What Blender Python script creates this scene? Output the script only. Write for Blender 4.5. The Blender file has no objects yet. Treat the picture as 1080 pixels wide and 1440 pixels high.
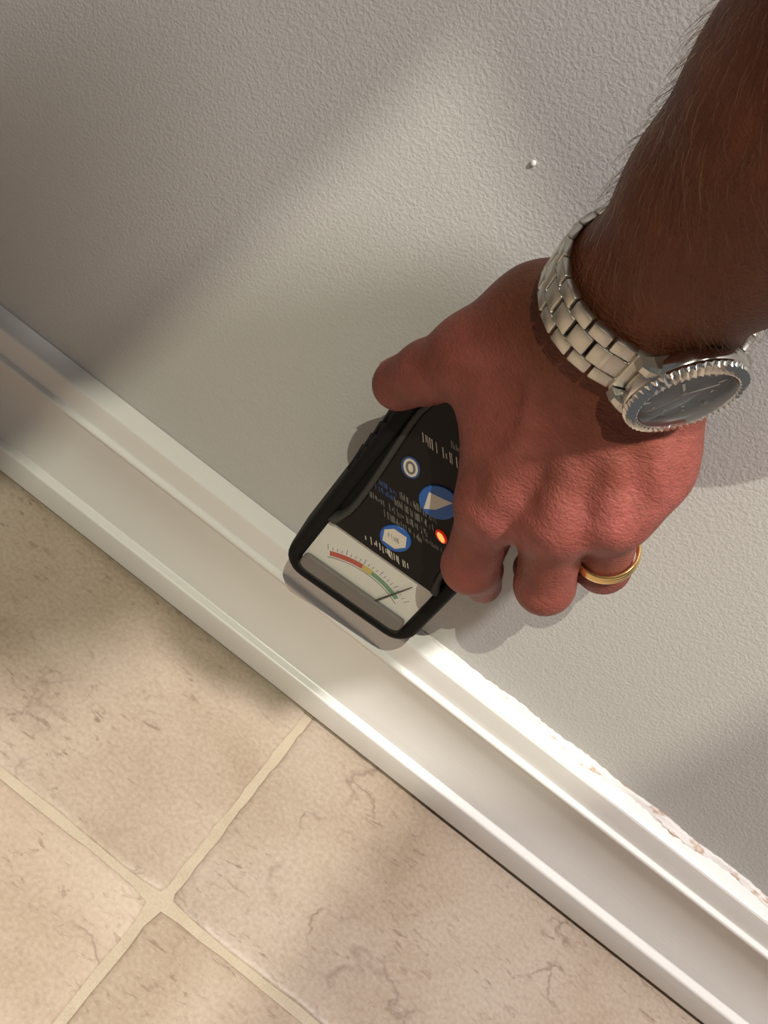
import bpy, bmesh, math, random
import numpy as np
from mathutils import Vector, Matrix, Euler

S = bpy.context.scene
COL = S.collection
R = math.radians
PI = math.pi

# ------------------------------------------------------------------ camera
cam_d = bpy.data.cameras.new('camera')
cam = bpy.data.objects.new('camera', cam_d)
COL.objects.link(cam)
cam_d.sensor_fit = 'VERTICAL'
cam_d.sensor_height = 36.0
cam_d.lens = 36.0 * 1700.0 / 1440.0
cam_d.clip_start = 0.01
pitch, yaw, roll = R(42.0), -0.0889, 0.5956
f = Vector((math.sin(yaw) * math.cos(pitch), math.cos(yaw) * math.cos(pitch), -math.sin(pitch)))
r0 = f.cross(Vector((0, 0, 1))).normalized()
u0 = r0.cross(f)
cr = math.cos(roll) * r0 + math.sin(roll) * u0
cu = -math.sin(roll) * r0 + math.cos(roll) * u0
mw = Matrix.Identity(4)
for i in range(3):
    mw[i][0], mw[i][1], mw[i][2] = cr[i], cu[i], -f[i]
mw[0][3], mw[1][3], mw[2][3] = 0.0, -0.4377, 0.5378
cam.matrix_world = mw
S.camera = cam

# ------------------------------------------------------------------ world and lights
S.view_settings.view_transform = 'Standard'
S.view_settings.look = 'None'
S.view_settings.gamma = 1.0
S.view_settings.use_curve_mapping = False
S.view_settings.exposure = 0.0
world = bpy.data.worlds.new('room_light')
S.world = world
world.use_nodes = True
world.node_tree.nodes['Background'].inputs[0].default_value = (0.97, 0.98, 1.0, 1)
world.node_tree.nodes['Background'].inputs[1].default_value = 0.13


def area_light(name, loc, target, size, energy, color):
    d = bpy.data.lights.new(name, 'AREA')
    d.shape = 'DISK'
    d.size = size
    d.energy = energy
    d.color = color
    o = bpy.data.objects.new(name, d)
    o.location = loc
    o.rotation_euler = (Vector(target) - Vector(loc)).to_track_quat('-Z', 'Y').to_euler()
    COL.objects.link(o)
    return o


area_light('ceiling_lamp', (0.41, -0.40, 1.50), (0, -0.1, 0), 0.10, 23.0, (1.0, 0.95, 0.93))
area_light('patch_lamp', (0.08, -2.15, 3.2), (0.0, 0, 0.0), 0.010, 68.0, (1.0, 0.985, 0.80))  # sits above the added slab; throws the light patch through its cut opening

# ------------------------------------------------------------------ helpers


def link(o, parent=None):
    COL.objects.link(o)
    if parent is not None:
        o.parent = parent
    return o


def mesh_obj(name, verts, faces, mat=None, parent=None, smooth=False):
    me = bpy.data.meshes.new(name)
    me.from_pydata([tuple(v) for v in verts], [], [tuple(q) for q in faces])
    me.validate()
    me.update()
    if smooth:
        me.polygons.foreach_set('use_smooth', [True] * len(me.polygons))
    if mat is not None:
        me.materials.append(mat)
    return link(bpy.data.objects.new(name, me), parent)


def bm_obj(name, bm, mat=None, parent=None, smooth=False):
    bmesh.ops.recalc_face_normals(bm, faces=bm.faces)
    me = bpy.data.meshes.new(name)
    bm.to_mesh(me)
    bm.free()
    if smooth:
        me.polygons.foreach_set('use_smooth', [True] * len(me.polygons))
    if mat is not None:
        me.materials.append(mat)
    return link(bpy.data.objects.new(name, me), parent)


def tag(o, label=None, cat=None, group=None, kind=None):
    for k, v in (('label', label), ('category', cat), ('group', group), ('kind', kind)):
        if v:
            o[k] = v
    return o


def empty(name, matrix):
    o = bpy.data.objects.new(name, None)
    o.empty_display_size = 0.02
    COL.objects.link(o)
    o.matrix_world = matrix
    return o


def frame(origin, ex, ey, ez):
    m = Matrix.Identity(4)
    for i in range(3):
        m[i][0], m[i][1], m[i][2], m[i][3] = ex[i], ey[i], ez[i], origin[i]
    return m


def loft(rings, close_start=True, close_end=True):
    """rings: list of equal-length closed loops of 3-D points"""
    n = len(rings[0])
    v = [p for r in rings for p in r]
    fc = []
    for k in range(len(rings) - 1):
        a, b = k * n, (k + 1) * n
        for i in range(n):
            j = (i + 1) % n
            fc.append((a + i, a + j, b + j, b + i))
    if close_start:
        fc.append(tuple(range(n - 1, -1, -1)))
    if close_end:
        fc.append(tuple(range((len(rings) - 1) * n, len(rings) * n)))
    return v, fc


def lathe(profile, n=64, close=False):
    """profile of (radius, height), turned about local z"""
    rings = [[(r * math.cos(2 * PI * i / n), r * math.sin(2 * PI * i / n), h) for i in range(n)] for r, h in profile]
    if close:
        rings.append(rings[0])
    return loft(rings, not close, not close)


def rrect(w0, w1, h0, h1, rad, z, n=7):
    """rounded rectangle loop x in w0..w1, y in h0..h1"""
    pts = []
    for cx, cy, a0 in ((w1 - rad, h1 - rad, 0), (w0 + rad, h1 - rad, 90), (w0 + rad, h0 + rad, 180), (w1 - rad, h0 + rad, 270)):
        for k in range(n):
            a = R(a0 + 90.0 * k / (n - 1))
            pts.append((cx + rad * math.cos(a), cy + rad * math.sin(a), z))
    return pts


def bevel_box(sx, sy, sz, bev, seg=2, matrix=None):
    bm = bmesh.new()
    bmesh.ops.create_cube(bm, size=1.0)
    bmesh.ops.scale(bm, vec=(sx, sy, sz), verts=bm.verts)
    bmesh.ops.bevel(bm, geom=list(bm.edges), offset=bev, segments=seg, affect='EDGES', profile=0.5)
    if matrix is not None:
        bmesh.ops.transform(bm, matrix=matrix, verts=bm.verts)
    return bm


# ------------------------------------------------------------------ materials


class NT:
    def __init__(self, name):
        self.m = bpy.data.materials.new(name)
        self.m.use_nodes = True
        self.t = self.m.node_tree
        self.b = self.t.nodes['Principled BSDF']

    def n(self, typ, **kw):
        nd = self.t.nodes.new(typ)
        for k, v in kw.items():
            if k in ('in_',):
                for kk, vv in v.items():
                    nd.inputs[kk].default_value = vv
            else:
                setattr(nd, k, v)
        return nd

    def l(self, a, b):
        self.t.links.new(a, b)

    def set(self, **kw):
        for k, v in kw.items():
            k = k.replace('_', ' ')
            if k == 'Base Color' and len(v) == 3:
                v = (*v, 1)
            self.b.inputs[k].default_value = v
        return self

    def noise(self, co, scale, detail=3, rough=0.5, dist=0.0):
        nd = self.n('ShaderNodeTexNoise', in_={'Scale': scale, 'Detail': detail, 'Roughness': rough, 'Distortion': dist})
        if co is not None:
            self.l(co, nd.inputs['Vector'])
        return nd.outputs['Fac']

    def ramp(self, fac, stops, interp='LINEAR'):
        nd = self.n('ShaderNodeValToRGB')
        el = nd.color_ramp.elements
        while len(el) < len(stops):
            el.new(0.5)
        nd.color_ramp.interpolation = interp
        for e, (p, c) in zip(el, stops):
            e.position = p
            e.color = (*c, 1) if len(c) == 3 else c
        self.l(fac, nd.inputs['Fac'])
        return nd.outputs['Color']

    def mix(self, fac, a, b, mode='MIX'):
        nd = self.n('ShaderNodeMix', data_type='RGBA', blend_type=mode)
        for sock, v in ((nd.inputs[0], fac), (nd.inputs[6], a), (nd.inputs[7], b)):
            if hasattr(v, 'is_linked'):
                self.l(v, sock)
            elif isinstance(v, (int, float)):
                sock.default_value = v
            else:
                sock.default_value = (*v, 1) if len(v) == 3 else v
        return nd.outputs[2]

    def math(self, op, a, b=0.0, clamp=False):
        nd = self.n('ShaderNodeMath', operation=op, use_clamp=clamp)
        for i, v in enumerate((a, b)):
            if hasattr(v, 'is_linked'):
                self.l(v, nd.inputs[i])
            else:
                nd.inputs[i].default_value = v
        return nd.outputs[0]

    def bump(self, h, strength, dist, normal=None):
        nd = self.n('ShaderNodeBump', in_={'Strength': strength, 'Distance': dist})
        self.l(h, nd.inputs['Height'])
        if normal is not None:
            self.l(normal, nd.inputs['Normal'])
        return nd.outputs['Normal']

    def coord(self, which='Object', scale=None):
        c = self.n('ShaderNodeTexCoord').outputs[which]
        if scale is not None:
            mp = self.n('ShaderNodeMapping')
            mp.inputs['Scale'].default_value = scale
            self.l(c, mp.inputs['Vector'])
            c = mp.outputs['Vector']
        return c


def plain(name, col, rough=0.5, metal=0.0, spec=None, **kw):
    t = NT(name)
    t.set(Base_Color=col, Roughness=rough, Metallic=metal, **kw)
    if spec is not None:
        t.b.inputs['Specular IOR Level'].default_value = spec
    return t.m


def mat_wall():
    t = NT('painted_plaster')
    co = t.coord()
    n1 = t.noise(co, 620, 2, 0.5, 0.5)
    n2 = t.noise(co, 260, 2, 0.5)
    blotch = t.noise(co, 6, 3)
    h = t.math('ADD', t.ramp(n1, [(0.35, (0, 0, 0)), (0.68, (1, 1, 1))]), t.math('MULTIPLY', n2, 0.9))
    t.l(t.bump(h, 0.24, 0.0006), t.b.inputs['Normal'])
    t.l(t.mix(blotch, (0.51, 0.496, 0.470), (0.55, 0.535, 0.509)), t.b.inputs['Base Color'])
    t.set(Roughness=0.55)
    return t.m


def mat_trim():
    t = NT('gloss_white_trim')
    co = t.coord()
    n = t.noise(co, 22, 3)
    n2 = t.noise(t.coord(scale=(3, 60, 60)), 9, 2)
    t.l(t.mix(n, (0.77, 0.745, 0.70), (0.82, 0.79, 0.75)), t.b.inputs['Base Color'])
    t.l(t.bump(n2, 0.10, 0.0008), t.b.inputs['Normal'])
    t.set(Roughness=0.32)
    return t.m


def mat_caulk():
    t = NT('flaking_caulk')
    co = t.coord()
    n = t.noise(t.coord(scale=(1, 4, 4)), 70, 3, 0.6)
    t.l(t.ramp(n, [(0.0, (0.78, 0.74, 0.70)), (0.55, (0.78, 0.73, 0.69)), (0.64, (0.50, 0.33, 0.22)), (0.74, (0.80, 0.70, 0.64))]), t.b.inputs['Base Color'])
    t.l(t.bump(n, 0.5, 0.0015), t.b.inputs['Normal'])
    t.set(Roughness=0.6)
    return t.m


def mat_tile():
    t = NT('travertine_tile')
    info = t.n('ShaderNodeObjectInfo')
    co0 = t.coord()
    add = t.n('ShaderNodeVectorMath', operation='ADD')
    sc = t.n('ShaderNodeVectorMath', operation='SCALE')
    cmb = t.n('ShaderNodeCombineXYZ')
    t.l(info.outputs['Random'], cmb.inputs[0])
    t.l(info.outputs['Random'], cmb.inputs[1])
    t.l(cmb.outputs[0], sc.inputs[0])
    sc.inputs['Scale'].default_value = 17.0
    t.l(co0, add.inputs[0])
    t.l(sc.outputs[0], add.inputs[1])
    co = add.outputs[0]
    cloud = t.noise(co, 9, 4, 0.55, 0.5)
    base = t.ramp(cloud, [(0.28, (0.36, 0.255, 0.165)), (0.43, (0.47, 0.355, 0.255)), (0.57, (0.55, 0.435, 0.33)), (0.72, (0.60, 0.50, 0.40))])
    # small brown flecks drawn out along one direction
    mp = t.n('ShaderNodeMapping')
    mp.inputs['Scale'].default_value = (1.0, 2.6, 1.0)
    mp.inputs['Rotation'].default_value = (0, 0, 0.7)
    t.l(co, mp.inputs['Vector'])
    fl = t.noise(mp.outputs[0], 95, 4, 0.66, 0.5)
    gate = t.noise(co, 16, 3, 0.6)
    fk = t.math('MULTIPLY', t.ramp(fl, [(0.56, (0, 0, 0)), (0.68, (1, 1, 1))]), t.ramp(gate, [(0.40, (0, 0, 0)), (0.60, (1, 1, 1))]))
    base = t.mix(t.math('MULTIPLY', fk, 0.9), base, (0.23, 0.135, 0.085))
    # hair cracks
    wv = t.n('ShaderNodeTexVoronoi', feature='DISTANCE_TO_EDGE', in_={'Scale': 11.0})
    nd = t.n('ShaderNodeTexNoise', in_={'Scale': 26.0, 'Detail': 4.0})
    t.l(co, nd.inputs['Vector'])
    mixv = t.n('ShaderNodeVectorMath', operation='MULTIPLY_ADD')
    t.l(nd.outputs['Color'], mixv.inputs[0])
    mixv.inputs[1].default_value = (0.09, 0.09, 0.0)
    t.l(co, mixv.inputs[2])
    t.l(mixv.outputs[0], wv.inputs['Vector'])
    crack = t.ramp(wv.outputs['Distance'], [(0.0, (1, 1, 1)), (0.022, (0, 0, 0))])
    gate2 = t.noise(co, 13, 2, 0.6)
    ck = t.math('MULTIPLY', crack, t.ramp(gate2, [(0.52, (0, 0, 0)), (0.64, (1, 1, 1))]))
    base = t.mix(t.math('MULTIPLY', ck, 0.75), base, (0.22, 0.14, 0.10))
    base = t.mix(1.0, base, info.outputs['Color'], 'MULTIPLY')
    fine = t.noise(co, 420, 2)
    base = t.mix(0.22, base, t.ramp(fine, [(0.3, (0.35, 0.26, 0.18)), (0.7, (0.72, 0.60, 0.48))]))
    t.l(base, t.b.inputs['Base Color'])
    h = t.math('SUBTRACT', t.math('MULTIPLY', cloud, 0.6), t.math('ADD', t.math('MULTIPLY', fk, 0.5), t.math('MULTIPLY', ck, 0.6)))
    t.l(t.bump(h, 0.35, 0.0012), t.b.inputs['Normal'])
    t.set(Roughness=0.48)
    return t.m


def mat_grout():
    t = NT('sanded_grout')
    co = t.coord()
    n = t.noise(co, 60, 3)
    fine = t.noise(co, 900, 2)
    t.l(t.mix(t.math('MULTIPLY', n, fine), (0.56, 0.475, 0.35), (0.26, 0.185, 0.115)), t.b.inputs['Base Color'])
    t.l(t.bump(fine, 0.5, 0.0006), t.b.inputs['Normal'])
    t.set(Roughness=0.85)
    return t.m


def mat_skin():
    t = NT('tanned_skin')
    co = t.coord()
    at = t.n('ShaderNodeAttribute', attribute_name='redness').outputs['Fac']
    n1 = t.noise(co, 55, 4, 0.6)
    n2 = t.noise(co, 210, 3, 0.6)
    brown = t.mix(n1, (0.105, 0.029, 0.0115), (0.170, 0.050, 0.023))
    pink = t.mix(n1, (0.30, 0.070, 0.054), (0.46, 0.135, 0.120))
    fac = t.math('MULTIPLY', at, t.math('ADD', t.math('MULTIPLY', n1, 0.9), 0.45), True)
    col = t.mix(fac, brown, pink)
    patch = t.noise(co, 20, 3, 0.6)
    col = t.mix(t.ramp(patch, [(0.40, (0.55, 0.55, 0.55)), (0.58, (0, 0, 0))]), col, t.mix(0.5, col, (0.05, 0.017, 0.008)))
    spots = t.ramp(n2, [(0.60, (0, 0, 0)), (0.72, (1, 1, 1))])
    col = t.mix(t.math('MULTIPLY', spots, 0.22), col, (0.20, 0.07, 0.04))
    t.l(col, t.b.inputs['Base Color'])
    # fine creases running across the hand
    cre = t.noise(t.coord(scale=(1.0, 1.0, 2.6)), 330, 3, 0.6, 0.6)
    vor = t.n('ShaderNodeTexVoronoi', in_={'Scale': 900.0})
    t.l(co, vor.inputs['Vector'])
    h = t.math('ADD', cre, t.math('MULTIPLY', vor.outputs['Distance'], 0.35))
    t.l(t.bump(h, 0.55, 0.0012), t.b.inputs['Normal'])
    t.set(Roughness=0.5, Subsurface_Weight=0.10, Subsurface_Radius=(0.6, 0.25, 0.15), Subsurface_Scale=0.004)
    t.b.inputs['Specular IOR Level'].default_value = 0.22
    return t.m


def mat_steel(name, rough, col=(0.66, 0.65, 0.61)):
    t = NT(name)
    n = t.noise(t.coord(scale=(1, 30, 1)), 300, 2)
    t.l(t.bump(n, 0.04, 0.0004), t.b.inputs['Normal'])
    t.set(Base_Color=col, Metallic=1.0, Roughness=rough)
    return t.m


def mat_rubber():
    t = NT('black_rubber')
    n = t.noise(t.coord(), 900, 2)
    t.l(t.bump(n, 0.15, 0.0004), t.b.inputs['Normal'])
    t.set(Base_Color=(0.006, 0.0058, 0.0058), Roughness=0.7)
    t.b.inputs['Specular IOR Level'].default_value = 0.2
    return t.m


M = dict(
    wall=mat_wall(), trim=mat_trim(), caulk=mat_caulk(), tile=mat_tile(), grout=mat_grout(), skin=mat_skin(),
    hair=plain('body_hair', (0.14, 0.068, 0.032), 0.55),
    nail=plain('fingernail', (0.62, 0.33, 0.26), 0.3),
    brushed=mat_steel('brushed_steel', 0.30, (0.50, 0.48, 0.43)), polished=mat_steel('polished_steel', 0.12, (0.66, 0.645, 0.61)),
    gold=mat_steel('yellow_gold', 0.16, (0.95, 0.66, 0.27)),
    dark_metal=plain('dark_inner_ring', (0.008, 0.008, 0.008), 0.4, 0.0),
    dial=plain('slate_dial', (0.115, 0.130, 0.152), 0.42, 0.2, 0.3),
    rubber=mat_rubber(),
    panel=plain('dark_panel', (0.0095, 0.008, 0.0065), 0.45, 0.0, 0.18),
    rim=plain('grey_plastic', (0.048, 0.048, 0.042), 0.5, 0.0, 0.25),
    grey=plain('mid_grey_plastic', (0.16, 0.145, 0.135), 0.42),
    scale=plain('printed_scale_card', (0.76, 0.75, 0.70), 0.55),
    red=plain('red_print', (0.50, 0.07, 0.045), 0.5),
    yellow=plain('yellow_print', (0.62, 0.48, 0.12), 0.5),
    green=plain('green_print', (0.15, 0.32, 0.20), 0.5),
    purple=plain('violet_print', (0.16, 0.13, 0.27), 0.5),
    black=plain('black_print', (0.02, 0.02, 0.02), 0.5),
    white=plain('cream_print', (0.72, 0.66, 0.56), 0.5),
    paleprint=plain('grey_print', (0.20, 0.19, 0.17), 0.5),
    blue=plain('blue_print', (0.012, 0.115, 0.44), 0.45),
    bluedim=plain('dark_blue_print', (0.02, 0.07, 0.22), 0.5),
)


def clear_cover(name, tint, gloss, rough):
    """thin clear pane: what lies behind shows through, the surface mirrors by its angle"""
    t = NT(name)
    tr = t.n('ShaderNodeBsdfTransparent')
    tr.inputs['Color'].default_value = (*tint, 1)
    gl = t.n('ShaderNodeBsdfGlossy', in_={'Roughness': rough})
    lw = t.n('ShaderNodeLayerWeight', in_={'Blend': 0.5})
    fac = t.math('ADD', t.math('MULTIPLY', t.math('POWER', lw.outputs['Facing'], 4.0), gloss), 0.02)
    mx = t.n('ShaderNodeMixShader')
    t.l(fac, mx.inputs[0])
    t.l(tr.outputs[0], mx.inputs[1])
    t.l(gl.outputs[0], mx.inputs[2])
    t.l(mx.outputs[0], t.t.nodes['Material Output'].inputs['Surface'])
    return t.m


M['watch_glass'] = clear_cover('watch_glass', (0.98, 0.98, 0.98), 0.6, 0.03)
M['window'] = clear_cover('clear_window_plastic', (0.99, 0.99, 0.98), 0.25, 0.08)
t_ = NT('lit_led')
t_.set(Base_Color=(1.0, 0.25, 0.1), Emission_Color=(1.0, 0.20, 0.05, 1), Emission_Strength=2.4)
M['led'] = t_.m
t_ = NT('red_lens')
t_.set(Base_Color=(0.55, 0.02, 0.01), Roughness=0.3, Emission_Color=(1.0, 0.03, 0.01, 1), Emission_Strength=0.25)
M['lens'] = t_.m

# ------------------------------------------------------------------ structure: floor, walls, baseboard
fl = bm_obj('floor', bevel_box(3.2, 2.3, 0.05, 0.0005, 1, Matrix.Translation((0, -1.05, -0.0262))), M['grout'])
tag(fl, kind='structure')


def tile_mesh(seed, w=0.3324, d=0.3324, n=26):
    rnd = random.Random(seed)
    # perimeter with slightly worn, uneven edges
    ph = [(rnd.uniform(0, 6.3), rnd.uniform(0, 6.3)) for _ in range(4)]

    def loop(inset, z, jit):
        pts = []
        cs = ((-w / 2, -d / 2), (w / 2, -d / 2), (w / 2, d / 2), (-w / 2, d / 2))
        for s in range(4):
            ax, ay = cs[s]
            bx, by = cs[(s + 1) % 4]
            L = math.hypot(bx - ax, by - ay)
            nx, ny = -(by - ay) / L, (bx - ax) / L
            for k in range(n):
                q = (k + 0.0) / n
                e = inset + jit * (0.5 * math.sin(q * 31 + ph[s][0]) + 0.35 * math.sin(q * 67 + ph[s][1]) + 0.3 * math.sin(q * 13 + ph[s][1]))
                # corner rounding
                c = min(q, 1 - q) * L
                e += 0.0018 * max(0.0, 1 - c / 0.006) ** 2
                x, y = ax + (bx - ax) * q, ay + (by - ay) * q
                # near a corner the point is also drawn in from the neighbouring edge
                back = max(0.0, inset + 0.0012 - q * L) if q < 0.5 else -max(0.0, inset + 0.0012 - (1 - q) * L)
                pts.append((x + nx * e + (bx - ax) / L * back, y + ny * e + (by - ay) / L * back, z))
        return pts
    rings = [loop(0.0, -0.009, 0.0004), loop(0.0003, -0.0030, 0.0005), loop(0.0007, -0.0012, 0.0006), loop(0.0018, -0.0004, 0.0009), loop(0.0042, 0.0, 0.0009)]
    v, fc = loft(rings)
    me = bpy.data.meshes.new('tile')
    me.from_pydata(v, [], fc)
    me.update()
    me.polygons.foreach_set('use_smooth', [True] * len(me.polygons))
    me.materials.append(M['tile'])
    return me


tile_meshes = [tile_mesh(s) for s in range(4)]
G = 0.0036
k = 0
for row in range(5):
    y1 = -0.1548 + 0.336 - row * 0.336   # joint line at the far edge of the row
    off = (0.0, -0.0022, 0.001, -0.001, 0.0)[row]
    for c in range(-4, 4):
        x0 = -0.0085 + G / 2 + c * 0.336 + off
        me = tile_meshes[k % 4]
        if row == 0:                   # the first row is cut to fit against the wall
            me = bpy.data.meshes.new('tile')
            vv, ff = [], []
            src = tile_mesh(10 + k, d=0.1512)
            me = src
            yc = -0.1548 + G / 2 + 0.0756
        else:
            yc = y1 - 0.168
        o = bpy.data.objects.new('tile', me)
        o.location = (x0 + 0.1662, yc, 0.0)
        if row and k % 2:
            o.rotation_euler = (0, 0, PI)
        tone = {(0, -1): 0.81, (0, 0): 0.74, (1, -1): 0.98, (1, 0): 0.86}.get((row, c), 0.84)  # floor light and shade painted into the tile colour, darker to the right
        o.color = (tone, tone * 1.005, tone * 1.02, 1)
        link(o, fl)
        k += 1

wb = bm_obj('wall_back', bevel_box(3.2, 0.10, 2.6, 0.0005, 1, Matrix.Translation((0, 0.05, 1.28))), M['wall'])
tag(wb, kind='structure')
# a dried nib of paint on the wall
bm = bmesh.new()
bmesh.ops.create_icosphere(bm, subdivisions=2, radius=0.0011)
bmesh.ops.scale(bm, vec=(1.0, 0.7, 1.3), verts=bm.verts)
o = bm_obj('paint_nib', bm, M['trim'], wb, True)
o.location = (-0.0668, -0.0004, 0.333)

# unseen slab added to mask the lamp; its opening shapes the wall's light patch
LAMP = (0.08, -2.15, 3.2)
lit = [(-0.235, -0.03), (-0.420, -0.90), (0.040, -0.90), (0.055, -0.15), (0.064, 0.0), (0.125, 0.05), (0.145, 0.12), (0.160, 0.21), (0.20, 0.42), (-0.01, 0.295), (-0.115, 0.353)]
outer_ = [(-1.6, -0.5), (-1.6, -2.6), (0.4, -2.6), (0.9, -2.6), (1.6, -2.6), (1.6, -1.9), (1.6, -1.5), (1.6, -0.9), (1.6, 0.0), (0.5, 0.0), (-1.6, 0.0)]
bm = bmesh.new()
lay = []
for z_ in (2.40, 2.46):
    q = (LAMP[2] - z_) / 1.0
    ho = [(LAMP[0] + (x - LAMP[0]) * q / (LAMP[2] - z), LAMP[1] * (1 - q / (LAMP[2] - z))) for x, z in lit]
    lay.append(([bm.verts.new((x, y, z_)) for x, y in ho], [bm.verts.new((x, y, z_)) for x, y in outer_]))
nh = len(lit)
for hi_, ou_ in lay:
    for i in range(nh):
        j = (i + 1) % nh
        bm.faces.new((hi_[i], hi_[j], ou_[j], ou_[i]))
for q in (0, 1):
    for i in range(nh):
        j = (i + 1) % nh
        bm.faces.new((lay[0][q][i], lay[0][q][j], lay[1][q][j], lay[1][q][i]))
tag(bm_obj('ceiling_light_mask', bm, M['wall']), kind='structure')

# baseboard: profile (distance from wall, height) run along x
prof = [(0.000, 0.0034), (0.0158, 0.0034), (0.0160, 0.0040), (0.0160, 0.0185), (0.0157, 0.0193), (0.0151, 0.0198), (0.0118, 0.0207), (0.0112, 0.0212)]
for i in range(9):                     # cove
    q = i / 8
    prof.append((0.0112 - 0.0036 * math.sin(PI * q) * (1 - 0.25 * q) + 0.0012 * q, 0.0222 + q * 0.0490))
prof += [(0.0130, 0.0714), (0.0136, 0.0720), (0.0136, 0.0730), (0.0132, 0.0737), (0.0106, 0.0744), (0.0104, 0.0749), (0.0102, 0.0874),
         (0.0100, 0.0886), (0.0094, 0.0895), (0.0084, 0.0901), (0.0042, 0.0915), (0.0000, 0.0928)]
v, fc = [], []
xs = [-1.6, -0.6, -0.3, 0, 0.3, 0.6, 1.6]
for x in xs:
    v += [(x, -p[0] - 0.0002, p[1]) for p in prof]
n = len(prof)
for s in range(len(xs) - 1):
    for i in range(n - 1):
        fc.append((s * n + i, s * n + i + 1, (s + 1) * n + i + 1, (s + 1) * n + i))
fc += [tuple(range(n)), tuple(range((len(xs) - 1) * n + n - 1, (len(xs) - 1) * n - 1, -1))]
bb = mesh_obj('baseboard_back', v, fc, M['trim'])
tag(bb, kind='structure')
bmx = bmesh.new()
bmx.from_mesh(bb.data)
bmesh.ops.recalc_face_normals(bmx, faces=bmx.faces)
bmx.to_mesh(bb.data)
bmx.free()
bb.data.polygons.foreach_set('use_smooth', [True] * len(bb.data.polygons))
bb.data.set_sharp_from_angle(angle=R(19))

# old flaking caulk where the baseboard meets the wall
rnd = random.Random(5)
rings = []
for i in range(260):
    x = -0.02 + i * 0.0022
    w = 0.0026 + 0.0011 * rnd.random() + 0.0008 * math.sin(i * 0.23)
    w *= min(1.0, 0.25 + i / 60)
    h = 0.0014 + 0.0009 * rnd.random() + 0.0006 * math.sin(i * 0.31 + 1)
    h *= min(1.0, 0.25 + i / 60)
    rings.append([(x, 0.0, 0.0905), (x, -w - 0.0016, 0.0902), (x, -w * 0.8, 0.0922 + h * 0.12), (x, -w * 0.35, 0.0926 + h * 0.6), (x, 0.0, 0.0930 + h)])
v, fc = loft(rings)
mesh_obj('caulk_strip', v, fc, M['caulk'], bb, True)

# ------------------------------------------------------------------ the arm: signed distance field, meshed with surface nets
A = np.array
Cw = A((0.0006, -0.0781, 0.3556))
ax = A((0.0454, -0.2599, 0.9646)); ax /= np.linalg.norm(ax)
wn = A((0.7522, -0.6266, -0.2042)); wn -= ax * (wn @ ax); wn /= np.linalg.norm(wn)
wt = np.cross(wn, ax)
dorsal = A((0.15, -0.96, 0.23)); dorsal /= np.linalg.norm(dorsal)


def cone(P, a, b, ra, rb, flat=None):
    a = A(a, dtype=np.float32); b = A(b, dtype=np.float32)
    ab = b - a
    pa = P - a
    t = np.clip(pa @ ab / max(1e-9, float(ab @ ab)), 0, 1).astype(np.float32)
    q = pa - t[:, None] * ab
    if flat is not None:
        fn, s = flat
        fn = A(fn, dtype=np.float32)
        q = q + (q @ fn)[:, None] * fn * (s - 1.0)
    return np.sqrt((q * q).sum(1)) - (ra + (rb - ra) * t)


def smin(a, b, k):
    h = np.maximum(k - np.abs(a - b), 0.0) / k
    return np.minimum(a, b) - h * h * k * 0.25


J = dict(
    carp=(-0.003, -0.0735, 0.330),
    cmc1=(-0.0245, -0.0665, 0.3175), mcp1=(-0.0380, -0.0700, 0.2940), ip1=(-0.0490, -0.0665, 0.2722), tip1=(-0.0570, -0.0605, 0.2548),
    mcp2=(0.0006, -0.0850, 0.2558), pip2=(0.0085, -0.0760, 0.2165), dip2=(0.0125, -0.0580, 0.2015), tip2=(0.0185, -0.0500, 0.1890),
    mcp3=(0.0216, -0.0880, 0.2705), pip3=(0.0356, -0.0760, 0.2320), dip3=(0.0390, -0.0510, 0.2100), tip3=(0.0310, -0.0310, 0.1970),
    mcp4=(0.0363, -0.0810, 0.2826), pip4=(0.0495, -0.0580, 0.2429), dip4=(0.0510, -0.0340, 0.2270), tip4=(0.0430, -0.0190, 0.2160),
    mcp5=(0.0385, -0.0680, 0.2995), pip5=(0.0465, -0.0420, 0.2690), dip5=(0.0480, -0.0260, 0.2520), tip5=(0.0420, -0.0160, 0.2400),
)
J = {k_: A(v_, dtype=np.float32) for k_, v_ in J.items()}
f1 = Cw + ax * 0.05 + A((0.003, 0, 0)); f2 = Cw + ax * 0.10 + A((0.009, 0, 0.0)); f3 = Cw + ax * 0.18 + A((0.014, -0.022, 0)); f4 = Cw + ax * 0.255 + A((0.030, -0.048, 0.0)); f5 = f4 + A((-0.04, -0.01, 0.12))
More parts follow.
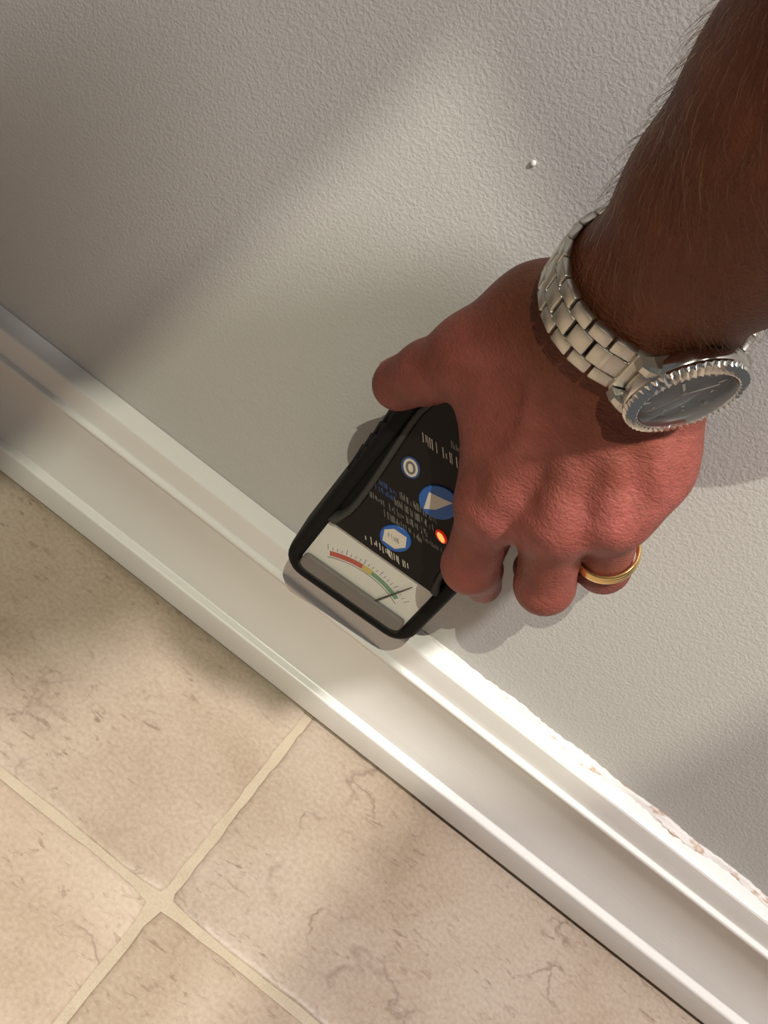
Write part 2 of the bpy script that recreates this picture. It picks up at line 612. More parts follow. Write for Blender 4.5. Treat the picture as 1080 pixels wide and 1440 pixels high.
palm = [  # (a, b, ra, rb, flat, k)
    (f5, f4, 0.046, 0.044, None, 0.02),
    (f4, f3, 0.043, 0.045, None, 0.03),
    (f3, f2, 0.045, 0.0385, None, 0.03),
    (f2, f1, 0.0385, 0.0345, (wn, 1.06), 0.03),
    (f1, Cw, 0.0334, 0.0284, (wn, 1.10), 0.010),
    (Cw, J['carp'], 0.0284, 0.0270, (dorsal, 1.10), 0.010),
    ((-0.014, -0.0715, 0.326), J['mcp2'], 0.0165, 0.0128, None, 0.012),
    ((-0.005, -0.0745, 0.328), J['mcp3'], 0.0170, 0.0130, None, 0.012),
    ((0.006, -0.0725, 0.330), J['mcp4'], 0.0170, 0.0122, None, 0.012),
    ((0.015, -0.0650, 0.332), J['mcp5'], 0.0175, 0.0128, None, 0.012),
    (J['mcp2'] + A((0.002, 0.006, 0.006)), J['mcp3'] + A((0, 0.008, 0.006)), 0.0105, 0.0105, None, 0.010),
    (J['mcp3'] + A((0, 0.008, 0.006)), J['mcp4'] + A((0, 0.006, 0.006)), 0.0105, 0.0105, None, 0.010),
    (J['mcp4'] + A((0, 0.004, 0.006)), J['mcp5'] + A((-0.002, 0.003, 0.004)), 0.0105, 0.0105, None, 0.010),
    ((0.020, -0.056, 0.318), (0.034, -0.056, 0.292), 0.017, 0.014, None, 0.012),       # heel of the hand
    (J['carp'], J['cmc1'], 0.022, 0.0175, None, 0.015),
    (J['cmc1'], J['mcp1'], 0.0175, 0.0135, None, 0.014),
    ((-0.028, -0.072, 0.297), (-0.004, -0.080, 0.280), 0.0130, 0.0125, None, 0.014),   # web of the thumb
    ((-0.030, -0.0715, 0.290), (-0.006, -0.0805, 0.266), 0.0085, 0.0100, None, 0.012),
]
for nm, rk in (('mcp2', 0.0098), ('mcp3', 0.0102), ('mcp4', 0.0094), ('mcp5', 0.0090)):
    palm.append((J[nm] + dorsal * 0.0052, J[nm] + dorsal * 0.0046 + A((0, 0, 0.004)), rk, rk * 0.9, None, 0.007))
fingers = [
    [(J['mcp1'], J['ip1'], 0.0135, 0.0118), (J['ip1'], J['tip1'], 0.0120, 0.0106)],
    [(J['mcp2'], J['pip2'], 0.0124, 0.0112), (J['pip2'], J['dip2'], 0.0113, 0.0096), (J['dip2'], J['tip2'], 0.0096, 0.0082)],
    [(J['mcp3'], J['pip3'], 0.0126, 0.0114), (J['pip3'], J['dip3'], 0.0115, 0.0098), (J['dip3'], J['tip3'], 0.0098, 0.0084)],
    [(J['mcp4'], J['pip4'], 0.0118, 0.0106), (J['pip4'], J['dip4'], 0.0107, 0.0092), (J['dip4'], J['tip4'], 0.0092, 0.0080)],
    [(J['mcp5'], J['pip5'], 0.0108, 0.0094), (J['pip5'], J['dip5'], 0.0095, 0.0082), (J['dip5'], J['tip5'], 0.0082, 0.0072)],
]


def sdf(P):
    d = None
    for a, b, ra, rb, flat, k_ in palm:
        e = cone(P, a, b, ra, rb, flat)
        d = e if d is None else smin(d, e, k_)
    out = None
    for i, fg in enumerate(fingers):
        g = None
        for a, b, ra, rb in fg:
            e = cone(P, a, b, ra, rb)
            g = e if g is None else smin(g, e, 0.004)
        e = smin(d, g, 0.010 if i == 0 else 0.008)
        out = e if out is None else smin(out, e, 0.0012)
    return out


def on_surface(p, depth):
    """the point of the back of the hand above p, sunk by depth"""
    p = A(p, dtype=np.float32)
    ts = np.linspace(0.045, -0.01, 221)
    d = sdf((p + ts[:, None] * dorsal.astype(np.float32)).astype(np.float32))
    i = int(np.argmax(d < 0))
    return p + dorsal * (ts[i] - depth)


ridges = []
for nm, s0 in (('mcp2', (-0.010, -0.0715, 0.322)), ('mcp3', (-0.004, -0.0745, 0.324)), ('mcp4', (0.004, -0.0725, 0.326)), ('mcp5', (0.013, -0.066, 0.328))):
    s0, e0 = A(s0), J[nm]
    pts = [on_surface(s0 * (1 - q) + e0 * q, dp) for q, dp in ((0.30, 0.0042), (0.55, 0.0030), (0.8, 0.0026), (0.97, 0.0034))]
    ridges += [(a_, b_, 0.0030, 0.0032, None, 0.007) for a_, b_ in zip(pts, pts[1:])]
for line in (((0.000, -0.07, 0.318), (0.010, -0.07, 0.305), (0.014, -0.07, 0.290), (0.0125, -0.07, 0.276)),
             ((0.030, -0.07, 0.309), (0.0245, -0.07, 0.299), (0.0275, -0.07, 0.288)),
             ((0.010, -0.07, 0.305), (0.020, -0.07, 0.302), (0.0245, -0.07, 0.299)),
             ((-0.018, -0.07, 0.312), (-0.010, -0.07, 0.298), (-0.008, -0.07, 0.284), (-0.0115, -0.07, 0.272))):
    pts = [on_surface(q, 0.0021 if 0 < i_ < len(line) - 1 else 0.0030) for i_, q in enumerate(line)]
    ridges += [(a_, b_, 0.0019, 0.0019, None, 0.0045) for a_, b_ in zip(pts, pts[1:])]
palm += ridges


def surface_nets(lo, hi, h):
    lo = A(lo, dtype=np.float32)
    n = np.ceil((A(hi) - lo) / h).astype(int) + 1
    c = 4
    nc = n // c + 2
    gi = np.stack(np.meshgrid(*[np.arange(m) for m in nc], indexing='ij'), -1).reshape(-1, 3)
    dc = sdf((lo + gi * (h * c)).astype(np.float32)).reshape(nc)
    near = dc
    full = np.repeat(np.repeat(np.repeat(near, c, 0), c, 1), c, 2)
    full = np.roll(full, (-(c // 2),) * 3 if False else (0, 0, 0), (0, 1, 2))[:n[0], :n[1], :n[2]].copy()
    # nearest coarse sample is within c*h*sqrt(3)
    mask = np.abs(full) < c * h * 2.2
    idx = np.argwhere(mask)
    vals = np.empty(len(idx), np.float32)
    for s in range(0, len(idx), 200000):
        vals[s:s + 200000] = sdf((lo + idx[s:s + 200000] * h).astype(np.float32))
    full[mask] = vals
    sg = full < 0
    cell = np.zeros(tuple(n - 1), np.int8)
    for dx in (0, 1):
        for dy in (0, 1):
            for dz in (0, 1):
                cell += sg[dx:n[0] - 1 + dx, dy:n[1] - 1 + dy, dz:n[2] - 1 + dz]
    act = np.argwhere((cell > 0) & (cell < 8))
    vid = -np.ones(tuple(n - 1), np.int64)
    vid[act[:, 0], act[:, 1], act[:, 2]] = np.arange(len(act))
    acc = np.zeros((len(act), 3)); cnt = np.zeros(len(act))
    corners = [(x, y, z) for x in (0, 1) for y in (0, 1) for z in (0, 1)]
    for c0 in corners:
        for axd in range(3):
            if c0[axd]:
                continue
            c1 = list(c0); c1[axd] = 1
            v0 = full[act[:, 0] + c0[0], act[:, 1] + c0[1], act[:, 2] + c0[2]]
            v1 = full[act[:, 0] + c1[0], act[:, 1] + c1[1], act[:, 2] + c1[2]]
            m = (v0 < 0) != (v1 < 0)
            t = np.where(m, v0 / np.where(m, v0 - v1, 1), 0)
            p = np.tile(A(c0, dtype=float), (len(act), 1))
            p[:, axd] += t
            acc[m] += p[m]; cnt[m] += 1
    verts = lo + (act + acc / cnt[:, None]) * h
    quads = []
    for axd in range(3):
        o1, o2 = (axd + 1) % 3, (axd + 2) % 3
        sl0 = [slice(None)] * 3; sl1 = [slice(None)] * 3
        sl0[axd] = slice(0, n[axd] - 1); sl1[axd] = slice(1, n[axd])
        e = sg[tuple(sl0)] != sg[tuple(sl1)]
        ed = np.argwhere(e)
        ed = ed[(ed[:, o1] > 0) & (ed[:, o2] > 0) & (ed[:, o1] < n[o1] - 1) & (ed[:, o2] < n[o2] - 1)]
        inside = sg[ed[:, 0], ed[:, 1], ed[:, 2]]
        q = []
        for a_, b_ in ((1, 1), (0, 1), (0, 0), (1, 0)):
            cc = ed.copy(); cc[:, o1] -= a_; cc[:, o2] -= b_
            q.append(vid[cc[:, 0], cc[:, 1], cc[:, 2]])
        q = np.stack(q, 1)
        q[~inside] = q[~inside][:, ::-1]
        quads.append(q)
    return verts, np.concatenate(quads)


verts, quads = surface_nets((-0.085, -0.380, 0.165), (0.200, -0.004, 0.740), 0.00135)
# relax the mesh a little
for it in range(3):
    acc = np.zeros_like(verts); cnt = np.zeros(len(verts))
    for a_ in range(4):
        for b_ in (1, 3):
            np.add.at(acc, quads[:, a_], verts[quads[:, (a_ + b_) % 4]])
            np.add.at(cnt, quads[:, a_], 1)
    verts = verts * 0.5 + 0.5 * acc / np.maximum(cnt, 1)[:, None]
me = bpy.data.meshes.new('person')
me.vertices.add(len(verts))
me.vertices.foreach_set('co', verts.astype(np.float32).ravel())
me.loops.add(len(quads) * 4)
me.loops.foreach_set('vertex_index', quads.ravel().astype(np.int32))
me.polygons.add(len(quads))
me.polygons.foreach_set('loop_start', np.arange(0, len(quads) * 4, 4, dtype=np.int32))
me.polygons.foreach_set('use_smooth', np.ones(len(quads), bool))
me.update(calc_edges=True)
me.validate()
red = np.zeros(len(verts))
for nm, rad, amt in (('mcp2', 0.024, 1.0), ('mcp3', 0.026, 1.0), ('mcp4', 0.026, 1.0), ('mcp5', 0.030, 1.0), ('pip2', 0.020, 0.75), ('pip3', 0.020, 0.7), ('pip4', 0.018, 0.5), ('tip1', 0.03, 0.45), ('ip1', 0.02, 0.3)):
    dd = np.linalg.norm(verts - (J[nm] + dorsal * 0.008), axis=1)
    red = np.maximum(red, amt * np.clip(1.25 - dd / rad, 0, 1))
red = np.maximum(red, 0.55 * np.clip((0.335 - verts[:, 2]) / 0.03, 0, 1))
at_ = me.attributes.new('redness', 'FLOAT', 'POINT')
at_.data.foreach_set('value', red.astype(np.float32))
me.materials.append(M['skin'])
person = link(bpy.data.objects.new('person', me))
tag(person, 'person reaching down, tanned bare right forearm and hand gripping the meter', 'person')

# short hairs on the forearm and the back of the hand
nrm = np.zeros_like(verts)
fa = np.cross(verts[quads[:, 2]] - verts[quads[:, 0]], verts[quads[:, 3]] - verts[quads[:, 1]])
for a_ in range(4):
    np.add.at(nrm, quads[:, a_], fa)
nrm /= np.linalg.norm(nrm, axis=1)[:, None] + 1e-12
rng = np.random.default_rng(4)
sz = verts[:, 2]
dist_ax = (verts - Cw) @ ax
on_arm = np.where((dist_ax > 0.016) & (dist_ax < 0.22))[0]
on_hand = np.where((dist_ax < -0.016) & (sz > 0.285) & (nrm @ dorsal > 0.35))[0]
pick = np.concatenate([rng.choice(on_arm, 3600, replace=False), rng.choice(on_hand, 260, replace=False)])
hv, hf = [], []
for i in pick:
    p, nn = verts[i], nrm[i]
    arm = dist_ax[i] > 0
    g = -ax * 0.75 + np.cross(ax, nn) * 0.75 + rng.normal(size=3) * 0.25
    g -= nn * (g @ nn); g /= np.linalg.norm(g)
    L = rng.uniform(0.006, 0.013) if arm else rng.uniform(0.003, 0.006)
    w = 0.000075 if arm else 0.00005
    side = np.cross(g, nn)
    base = len(hv)
    for q, lift in ((0.0, -0.0004), (0.4, 0.18 * L), (0.75, 0.26 * L)):
        c_ = p + g * L * q + nn * lift
        ww = w * (1 - 0.6 * q)
        hv += [c_ + side * ww, c_ - side * ww * 0.5 + nn * ww * 0.87, c_ - side * ww * 0.5 - nn * ww * 0.87]
    hv.append(p + g * L + nn * 0.27 * L)
    for s_ in range(2):
        b0 = base + s_ * 3
        for e_ in range(3):
            hf.append((b0 + e_, b0 + (e_ + 1) % 3, b0 + 3 + (e_ + 1) % 3, b0 + 3 + e_))
    for e_ in range(3):
        hf.append((base + 6 + e_, base + 6 + (e_ + 1) % 3, base + 9))
tag(mesh_obj('arm_hair', hv, hf, M['hair'], person), 'short brown arm hair', kind='stuff')

# fingernails (on the far side of the fingers and thumb)


def nail(tip, prev, out, r):
    tip, prev, out = Vector(tip), Vector(prev), Vector(out)
    d = (tip - prev).normalized()
    out = (out - d * out.dot(d)).normalized()
    s = d.cross(out)
    v_, f_ = [], []
    NU, NV = 8, 8
    for top in (0, 1):
        for i in range(NU + 1):
            for j in range(NV + 1):
                u = (i / NU - 0.5) * 2
                w_ = j / NV
                half = 0.62 * (1 - 0.25 * max(0, w_ - 0.7) / 0.3)
                a_ = u * half
                rr = r + (0.0007 if top else -0.0006)
                v_.append(tip + d * (-0.55 * r + 1.15 * r * w_) + out * rr * math.cos(a_) * (1 - 0.10 * w_ * w_) + s * rr * math.sin(a_))
    N = (NU + 1) * (NV + 1)
    for i in range(NU):
        for j in range(NV):
            q = (i * (NV + 1) + j, i * (NV + 1) + j + 1, (i + 1) * (NV + 1) + j + 1, (i + 1) * (NV + 1) + j)
            f_.append(q[::-1])
            f_.append(tuple(N + w for w in q))
    border = [i * (NV + 1) for i in range(NU + 1)] + [NU * (NV + 1) + j for j in range(1, NV + 1)] + [i * (NV + 1) + NV for i in range(NU - 1, -1, -1)] + [j for j in range(NV - 1, 0, -1)]
    for a_, b_ in zip(border, border[1:] + border[:1]):
        f_.append((a_, b_, N + b_, N + a_))
    o_ = mesh_obj('fingernail', v_, f_, M['nail'], person, True)
    return o_


nail(J['tip1'], J['ip1'], (-0.55, 0.55, 0.65), 0.0104)
nail(J['tip3'], J['dip3'], (0.5, 0.3, -1), 0.0082)
nail(J['tip4'], J['dip4'], (0.6, 0.3, -1), 0.0078)
nail(J['tip5'], J['dip5'], (0.6, 0.3, -1), 0.0070)

# ------------------------------------------------------------------ gold ring
ra_ = Vector(J['pip4'] - J['mcp4']).normalized()
rc = Vector(J['mcp4'] * 0.30 + J['pip4'] * 0.70)
rx = ra_.orthogonal().normalized()
m_ring = frame(rc, rx, ra_.cross(rx), ra_)
ri = 0.0116
pr = []
W = 0.0058
for i in range(25):
    q = i / 24
    pr.append((ri + 0.0014 + 0.0004 * math.sin(PI * q) - 0.00055 * max(0, math.cos(q * 2 * PI * 4)) ** 3, -W / 2 + W * q))
pr += [(ri + 0.0003, W / 2), (ri, W / 2 - 0.0004), (ri, -W / 2 + 0.0004), (ri + 0.0003, -W / 2)]
v, fc = lathe(pr, 72, True)
rg = mesh_obj('wedding_ring', v, fc, M['gold'], None, True)
rg.matrix_world = m_ring
tag(rg, 'ridged yellow gold wedding band worn on the ring finger', 'ring')

# ------------------------------------------------------------------ wristwatch
Pd = Vector((0.0273, -0.1003, 0.3483))
vn, vt, va = Vector(wn), Vector(wt), Vector(ax)
watch = empty('wristwatch', frame(Pd, vt, va, vn) if vt.cross(va).dot(vn) > 0 else frame(Pd, -vt, va, vn))
tag(watch, 'steel wristwatch with fluted bezel, slate dial and link bracelet on the wrist', 'watch')
wx = Vector(watch.matrix_world.col[0][:3])
# case (local: x along the strap, y towards the elbow, z out of the dial)
v, fc = lathe([(0.0150, -0.0068), (0.0178, -0.0064), (0.0192, -0.0050), (0.0199, -0.0030), (0.0200, -0.0012), (0.0196, -0.0006), (0.0162, -0.0006), (0.0162, -0.0032)], 72)
case = mesh_obj('case', v, fc, M['polished'], watch, True)
case.data.set_sharp_from_angle(angle=R(40))
NF = 50
rings = []
nb = NF * 6
for rr, hh, dep in ((0.0199, -0.0008, 0.0), (0.0203, 0.0002, 0.5), (0.0197, 0.0014, 1.0), (0.0180, 0.0023, 1.0), (0.0168, 0.0026, 0.8), (0.0162, 0.0024, 0.3), (0.0160, 0.0020, 0.0), (0.0160, -0.0006, 0.0)):
    ring_ = []
    for i in range(nb):
        a_ = 2 * PI * i / nb
        tri = abs(((i % 6) / 3.0) - 1)             # 0..1..0
        sh = (tri - 0.5) * 0.0012 * dep
        ring_.append(((rr + sh * 0.15) * math.cos(a_), (rr + sh * 0.15) * math.sin(a_), hh + sh))
    rings.append(ring_)
rings.append(rings[0])
v, fc = loft(rings, False, False)
mesh_obj('bezel', v, fc, M['polished'], watch)
v, fc = lathe([(0.00001, -0.0022), (0.0159, -0.0022), (0.0159, -0.0015), (0.00001, -0.0015)], 64)
mesh_obj('dial', v, fc, M['dial'], watch, False)
v, fc = lathe([(0.0158, -0.0015), (0.0150, -0.0014), (0.0156, 0.0019), (0.0159, 0.0019)], 64, True)
mesh_obj('dial_wall', v, fc, M['dark_metal'], watch, True)
v, fc = lathe([(0.00001, 0.0023), (0.0159, 0.0023), (0.0159, 0.0029), (0.0150, 0.0034), (0.00001, 0.0036)], 64)
mesh_obj('crystal', v, fc, M['watch_glass'], watch, True).data.set_sharp_from_angle(angle=R(40))
for i in range(12):
    a_ = 2 * PI * i / 12
    bm = bevel_box(0.0031 if i % 3 else 0.0040, 0.0011 if i % 3 else 0.0015, 0.0004, 0.0001, 1, Matrix.Translation((0.0122, 0, -0.0012)))
    o = bm_obj('hour_marker', bm, M['polished'], watch)
    o.rotation_euler = (0, 0, a_)
for nm, L, w, a_, z in (('hour_hand', 0.0085, 0.0011, 2.2, -0.0009), ('minute_hand', 0.0125, 0.0009, 0.5, -0.0005), ('second_hand', 0.0135, 0.00035, 4.0, -0.0001)):
    bm = bevel_box(L, w, 0.00025, 0.00008, 1, Matrix.Translation((L / 2 - 0.0015, 0, z)))
    o = bm_obj(nm, bm, M['polished'], watch)
    o.rotation_euler = (0, 0, a_)
for sx in (-1, 1):
    for sy in (-1, 1):
        rings = []
        for q, (x_, z_, hw, ht) in enumerate(((0.0120, -0.0036, 0.0034, 0.0029), (0.0170, -0.0037, 0.0030, 0.0028), (0.0188, -0.0048, 0.0024, 0.0024), (0.0203, -0.0064, 0.0019, 0.0018))):
            y_ = 0.0097 - 0.0003 * q
            rings.append([(sx * x_ + dx_ * 0.3 * sx, sy * (y_ + e * hw), z_ + g * ht) for dx_, e, g in ((0, -1, -1), (0, 1, -1), (0, 1, 0.5), (0, 0.6, 1), (0, -0.6, 1), (0, -1, 0.5))])
        v, fc = loft(rings)
        bm = bmesh.new()
        tm = bpy.data.meshes.new('t'); tm.from_pydata(v, [], fc); bm.from_mesh(tm); bpy.data.meshes.remove(tm)
        bm_obj('lug', bm, M['brushed'], watch, False)
v, fc = lathe([(0.0012, -0.0012), (0.0024, -0.0010), (0.0028, -0.0006), (0.0028, 0.0016), (0.0024, 0.0022), (0.00001, 0.0022)], 24)
o = mesh_obj('crown', v, fc, M['polished'], watch, False)
o.location = (0, -0.0208, -0.0030)
o.rotation_euler = (R(90), 0, 0)

# bracelet: rows of three links around an ellipse about the wrist
EA, EB = 0.0345, 0.0306
ths = np.linspace(0, 2 * PI, 4000)
ex_, ez_ = EA * np.sin(ths), EB * np.cos(ths)
seg = np.hypot(np.diff(ex_), np.diff(ez_))
cum = np.concatenate([[0], np.cumsum(seg)])
tot = cum[-1]
cz = -0.0356                                          # ring centre below the dial plane (local z)
half = 0.0200
rows = 20
pitch_ = (tot - 2 * half) / rows
link_mesh = {}


def link_data(key, sx, sy, sz, bev, mat):
    if key not in link_mesh:
        bm = bevel_box(sx, sy, sz, bev, 2)
        for vv in bm.verts:                          # domed outer face
            if vv.co.z > 0:
                vv.co.z -= 0.0006 * (2 * vv.co.x / sx) ** 2
        bmesh.ops.recalc_face_normals(bm, faces=bm.faces)
        m_ = bpy.data.meshes.new(key)
        bm.to_mesh(m_)
        bm.free()
        m_.materials.append(mat)
        m_.polygons.foreach_set('use_smooth', [True] * len(m_.polygons))
        m_.set_sharp_from_angle(angle=R(35))
        link_mesh[key] = m_
    return link_mesh[key]


def put_link(name, s, y, me_):
    th = float(np.interp(s % tot, cum, ths))
    x_, z_ = EA * math.sin(th), EB * math.cos(th)
    tx, tz = EA * math.cos(th), -EB * math.sin(th)
    l_ = math.hypot(tx, tz)
    tv = Vector((tx / l_, 0, tz / l_))
    nv = Vector((-tv.z, 0, tv.x))
    if nv.dot(Vector((x_, 0, z_))) < 0:
        nv = -nv
    yv = nv.cross(tv)
    o_ = bpy.data.objects.new(name, me_)
    link(o_, watch)
    o_.matrix_local = frame((x_, y, cz + z_), tv, yv, nv)
    return o_


for i in range(rows):
    s = half + (i + 0.5) * pitch_
    tap = 1.0 - 0.16 * (1 - abs(i - (rows - 1) / 2) / (rows / 2))
    for sy in (-1, 1):
        put_link('outer_link', s, sy * 0.0073 * tap, link_data('outer_link', pitch_ * 0.93, 0.0054, 0.0032, 0.0007, M['brushed']))
    put_link('center_link', s + pitch_ * 0.5 if i < rows - 1 else s, 0.0, link_data('center_link', pitch_ * 0.93, 0.0085, 0.0034, 0.0008, M['brushed']))
for s, sg_ in ((half - 0.0045, 1), (tot - half + 0.0045, -1)):
    o = put_link('end_link', s, 0.0, link_data('end_link', 0.0105, 0.0190, 0.0046, 0.0009, M['brushed']))

# ------------------------------------------------------------------ moisture meter
e1 = Vector((0.98722, 0.13874, -0.07846)); e2 = Vector((0.07770, 0.01092, 0.99692)); e3 = e1.cross(e2)
O3 = Vector((-0.02685, -0.0460, 0.11834))
MM = 0.001
HF = 30.0                                             # body depth; z = 0 is the front rim
m_dev = frame(O3, e1, e2, e3)
meter = empty('moisture_meter', m_dev)
tag(meter, 'black handheld moisture meter with needle scale window and lit red light, held above baseboard', 'moisture meter')


def mm(pts):
    return [(p[0] * MM, p[1] * MM, p[2] * MM) for p in pts]


def P3(v, fc, name, mat, smooth=True, ang=35, parent=meter):
    o_ = mesh_obj(name, mm(v), fc, mat, parent, smooth)
    bmz = bmesh.new(); bmz.from_mesh(o_.data); bmesh.ops.recalc_face_normals(bmz, faces=bmz.faces); bmz.to_mesh(o_.data); bmz.free()
    if smooth:
        o_.data.set_sharp_from_angle(angle=R(ang))
    return o_


def outline(inset, z, rad, n=7):
    return rrect(-36.6 + inset, 36.6 - inset, 0.0 + inset, 144 - inset, rad - inset * 0.8, z, n)


rings = [outline(3, -HF, 12), outline(1, -HF + 1.5, 12), outline(0, -HF + 4, 12), outline(0, -6, 12), outline(0.5, -2.6, 12), outline(1.8, -0.7, 12), outline(3.4, 0.0, 12),
         outline(5.2, -0.2, 12), outline(6.6, -1.2, 12), outline(7.2, -4.0, 12)]
v, fc = loft(rings)
P3(v, fc, 'case', M['rubber'], True, 50)

# finger-grip ridges along both sides
for side in (-1, 1):
    for i in range(6):
        yc = 70 + i * 8.2
        rings = []
        for k_ in range(7):
            a_ = PI * k_ / 6
            ww = 2.6 * math.sin(a_) + 0.05
            rings.append([(side * (36.0 + 1.5 * math.cos(b_ * PI / 4)), yc + ww * math.sin(b_ * PI / 4) * 1.0, -4 - 20 * k_ / 6) for b_ in range(8)])
        v, fc = loft(rings)
        P3(v, fc, 'grip_ridge', M['rubber'])

# dark label panel with waisted sides, proud of the well floor
side_pts = [(27.2, 41.5), (26.4, 44.5), (24.8, 48.0), (23.6, 53.0), (23.3, 60.0), (23.6, 70.0), (24.4, 82.0), (25.6, 98.0), (26.6, 112.0), (26.8, 120.0), (25.6, 128.0), (22.0, 134.0)]


def closed_outline(off, z):
    rt = [(x + off, y, z) for x, y in side_pts]
    lf = [(-x - off, y, z) for x, y in reversed(side_pts)]
    return rt + lf


v, fc = loft([closed_outline(0, -4.6), closed_outline(0, -1.5), closed_outline(-0.5, -1.0)])
P3(v, fc, 'label_panel', M['panel'], False)
# slim grey ridge that follows each side of the panel
for side in (-1, 1):
    rings = []
    for i, (x, y) in enumerate(side_pts):
        x_ = side * (x + 1.3)
        hw = 1.7 + (1.0 if i < 2 else 0)
        rings.append([(x_ - hw, y, -4.5), (x_ + hw, y, -4.5), (x_ + hw * 0.8, y, -0.9), (x_ + hw * 0.3, y, -0.25), (x_ - hw * 0.3, y, -0.25), (x_ - hw * 0.8, y, -0.9)])
    v, fc = loft(rings)
    P3(v, fc, 'panel_rim', M['rim'], True, 60)

# scale window: card, print, needle, lower cover, clear cover
v, fc = loft([rrect(-29.0, 29.0, 6.2, 41.2, 3.0, -4.2), rrect(-29.0, 29.0, 6.2, 41.2, 3.0, -3.4)])
P3(v, fc, 'scale_card', M['scale'], False)
v, fc = loft([rrect(-28.6, 28.6, 5.2, 15.0, 2.6, -3.9), rrect(-28.6, 28.6, 5.2, 15.0, 2.6, -1.6), rrect(-27.8, 27.8, 6.0, 14.4, 2.2, -1.1)])
P3(v, fc, 'lower_cover', M['grey'], False)
v, fc = loft([rrect(-28.9, 28.9, 5.4, 41.0, 3.0, -0.85), rrect(-28.9, 28.9, 5.4, 41.0, 3.0, -0.35), rrect(-28.2, 28.2, 6.1, 40.3, 2.6, -0.05)])
P3(v, fc, 'window', M['window'], False)

PV = (0.0, -12.0)                                     # needle pivot, under the lower cover


def arc_strip(name, mat, a0, a1, ra0, ra1, z=-3.36):
    v_, f_ = [], []
    N = 18
    for i in range(N + 1):
        a_ = R(a0 + (a1 - a0) * i / N)
        for rr in (ra0, ra1):
            v_.append((PV[0] + rr * math.sin(a_), PV[1] + rr * math.cos(a_), z))
    for i in range(N):
        f_.append((2 * i, 2 * i + 1, 2 * i + 3, 2 * i + 2))
    return P3(v_, f_, name, mat, False)


arc_strip('red_band', M['red'], -30, -6.0, 38.0, 41.0)
arc_strip('yellow_band', M['yellow'], -6.0, 1.5, 37.6, 41.0)
arc_strip('green_band', M['green'], 1.5, 27, 38.0, 40.6)
arc_strip('scale_line', M['black'], -32, 31, 36.9, 37.25)
v, fc = [], []
for i in range(21):
    a_ = R(-31 + 62 * i / 20)
    L = 3.2 if i % 4 == 0 else 1.8
    b0 = len(v)
    for rr, dx in ((41.6, -0.16), (41.6, 0.16), (41.6 + L, 0.16), (41.6 + L, -0.16)):
        v.append((PV[0] + rr * math.sin(a_) + dx * math.cos(a_), PV[1] + rr * math.cos(a_) - dx * math.sin(a_), -3.36))
    fc.append((b0, b0 + 1, b0 + 2, b0 + 3))
P3(v, fc, 'tick_marks', M['purple'], False)
na = R(22)
d1 = Vector((math.sin(na), math.cos(na), 0)); s1 = Vector((math.cos(na), -math.sin(na), 0))
rings = []
for rr, w in ((24, 0.55), (40, 0.42), (51.5, 0.16)):
    c_ = Vector((PV[0], PV[1], 0)) + d1 * rr
    rings.append([tuple(c_ + s1 * w + Vector((0, 0, -2.6))), tuple(c_ + s1 * w + Vector((0, 0, -2.2))), tuple(c_ - s1 * w + Vector((0, 0, -2.2))), tuple(c_ - s1 * w + Vector((0, 0, -2.6)))])
v, fc = loft(rings)
P3(v, fc, 'needle', M['black'], False)

ZP = -0.96                                            # just above the label panel


def strokes(name, mat, x0, x1, y0, y1, lines, seed, parent=meter, cw=1.35, z=ZP):
    """rows of small print"""
    rnd_ = random.Random(seed)
    v_, f_ = [], []
    lh = (y1 - y0) / lines

    # the print is too small and soft to read: short leaning strokes of uneven length
    for li in range(lines):
        yb = y0 + li * lh + 0.14 * lh
        ht = lh * 0.72
        x = x0
        while x < x1 - 0.3 * cw:
            if rnd_.random() < 0.12:
                x += cw * 0.55
                continue
            w_ = cw * rnd_.uniform(0.14, 0.26)
            ya = yb + ht * rnd_.choice((0.0, 0.0, 0.12, 0.3))
            yt = yb + ht * rnd_.choice((1.0, 1.0, 0.85, 0.62))
            lean = 0.75 * (yt - ya)
            b0_ = len(v_)
            v_.extend([(x, ya, z), (x + w_, ya, z), (x + w_ - lean, yt, z), (x - lean, yt, z)])
            f_.append((b0_, b0_ + 1, b0_ + 2, b0_ + 3))
            x += cw * rnd_.uniform(0.34, 0.5)
    return P3(v_, f_, name, mat, False, parent=parent)


strokes('lettering', M['white'], -11.5, 13.0, 43.6, 48.6, 1, 3, cw=2.3)
strokes('lettering', M['paleprint'], -11.5, 9.5, 62.0, 80.5, 4, 7, cw=1.8)
strokes('lettering', M['bluedim'], -22.5, -12.5, 72.5, 79.0, 2, 9, cw=1.9)
strokes('lettering', M['paleprint'], -22.0, -14.0, 66.6, 70.6, 1, 10, cw=1.9)
strokes('lettering', M['white'], -19.5, 12.0, 107.5, 113.5, 1, 12, cw=2.4)
strokes('lettering', M['paleprint'], -9.0, 16.0, 114.5, 118.5, 1, 13, cw=1.9)
strokes('lettering', M['paleprint'], 8.0, 19.0, 64.2, 67.4, 1, 15, cw=1.5)


def disc(cx, cy, r, z0, z1, bev=0.3, n=36):
    return loft([[(cx + q * math.cos(2 * PI * i / n), cy + q * math.sin(2 * PI * i / n), z_) for i in range(n)] for q, z_ in ((r, z0), (r, z1 - bev), (r - bev, z1))])


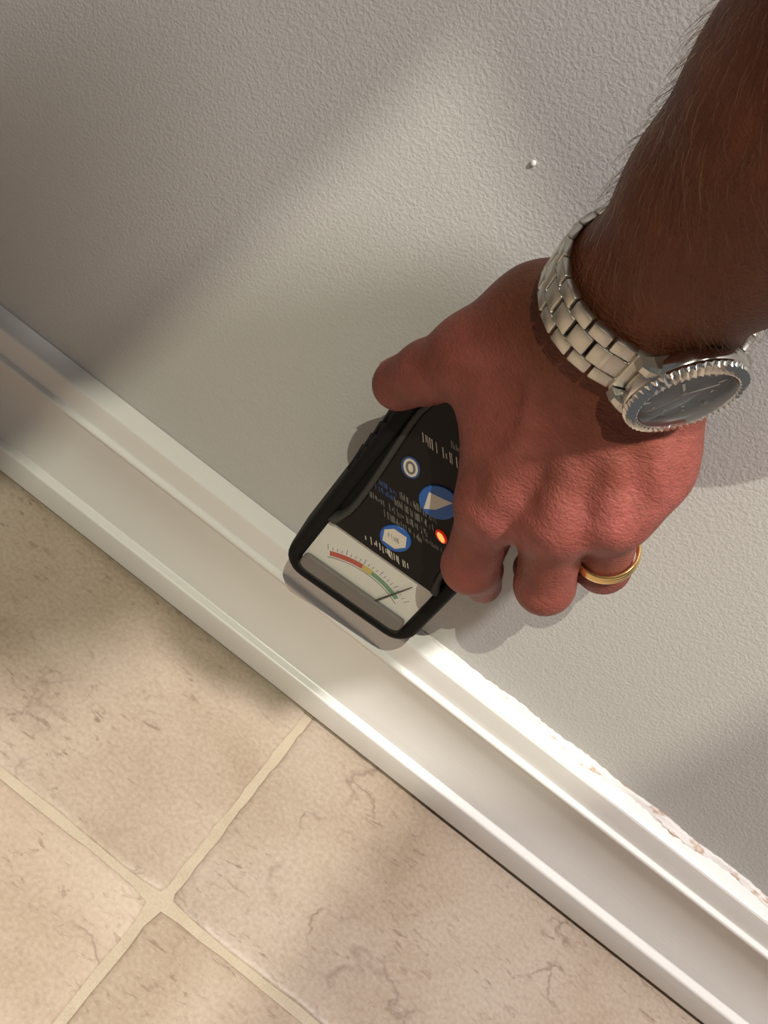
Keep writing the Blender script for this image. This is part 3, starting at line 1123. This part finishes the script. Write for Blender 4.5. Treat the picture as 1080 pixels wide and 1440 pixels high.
def button(cx, cy, r, poly, marks=None):
    v_, f_ = disc(cx, cy, r, -1.4, -0.35)
    b_ = P3(v_, f_, 'button', M['blue'], True)
    pts = [(cx + x, cy + y, -0.33) for x, y in poly]
    P3(pts, [tuple(range(len(pts)))], 'symbol', M['white'], False, parent=b_)
    if marks:
        strokes('symbol_mark', M['paleprint'], cx - marks, cx + marks, cy - 1.6, cy + 1.6, 1, 21, parent=b_, cw=1.5, z=-0.30)
    return b_


button(2.2, 87.5, 9.0, [(-6.2, 1.8), (-3.2, -7.4), (1.0, -4.0), (4.6, 4.4)])
button(-1.6, 56.0, 7.4, [(-6.4, 1.0), (-4.0, -5.0), (2.8, -5.0), (6.0, -0.6), (3.4, 4.8), (-3.4, 4.6)], 3.4)
# small oval badge ringed in blue
NN = 32


def oval(cx, cy, rx_, ry_, rot, z):
    out = []
    for i in range(NN):
        a_ = 2 * PI * i / NN
        x, y = rx_ * math.cos(a_), ry_ * math.sin(a_)
        out.append((cx + x * math.cos(rot) - y * math.sin(rot), cy + x * math.sin(rot) + y * math.cos(rot), z))
    return out


rt_ = R(38)
v, fc = loft([oval(-16.6, 94.0, 4.2, 5.6, rt_, -1.4), oval(-16.6, 94.0, 4.2, 5.6, rt_, -0.7)])
bd = P3(v, fc, 'badge', M['bluedim'], False)
for nm, a_, b_, z, mt in (('badge_ring', 3.2, 4.7, -0.66, 'white'), ('badge_center', 2.2, 3.5, -0.62, 'grey'), ('badge_mark', 1.1, 2.2, -0.58, 'white')):
    pts = oval(-16.6, 94.0, a_, b_, rt_, z)
    P3(pts, [tuple(range(NN))], nm, M[mt], False, parent=bd)
# lit indicator
rt_ = R(-30)
v, fc = loft([oval(13.0, 72.6, 3.9, 2.2, rt_, -1.4), oval(13.0, 72.6, 3.9, 2.2, rt_, -0.6), oval(13.0, 72.6, 3.3, 1.7, rt_, -0.2)])
ld = P3(v, fc, 'indicator_lens', M['lens'], True)
v, fc = loft([oval(13.0, 72.6, 2.9, 1.15, rt_, -0.3), oval(13.0, 72.6, 2.9, 1.15, rt_, 0.0), oval(13.0, 72.6, 2.3, 0.8, rt_, 0.25)])
P3(v, fc, 'indicator_light', M['led'], True, parent=ld)
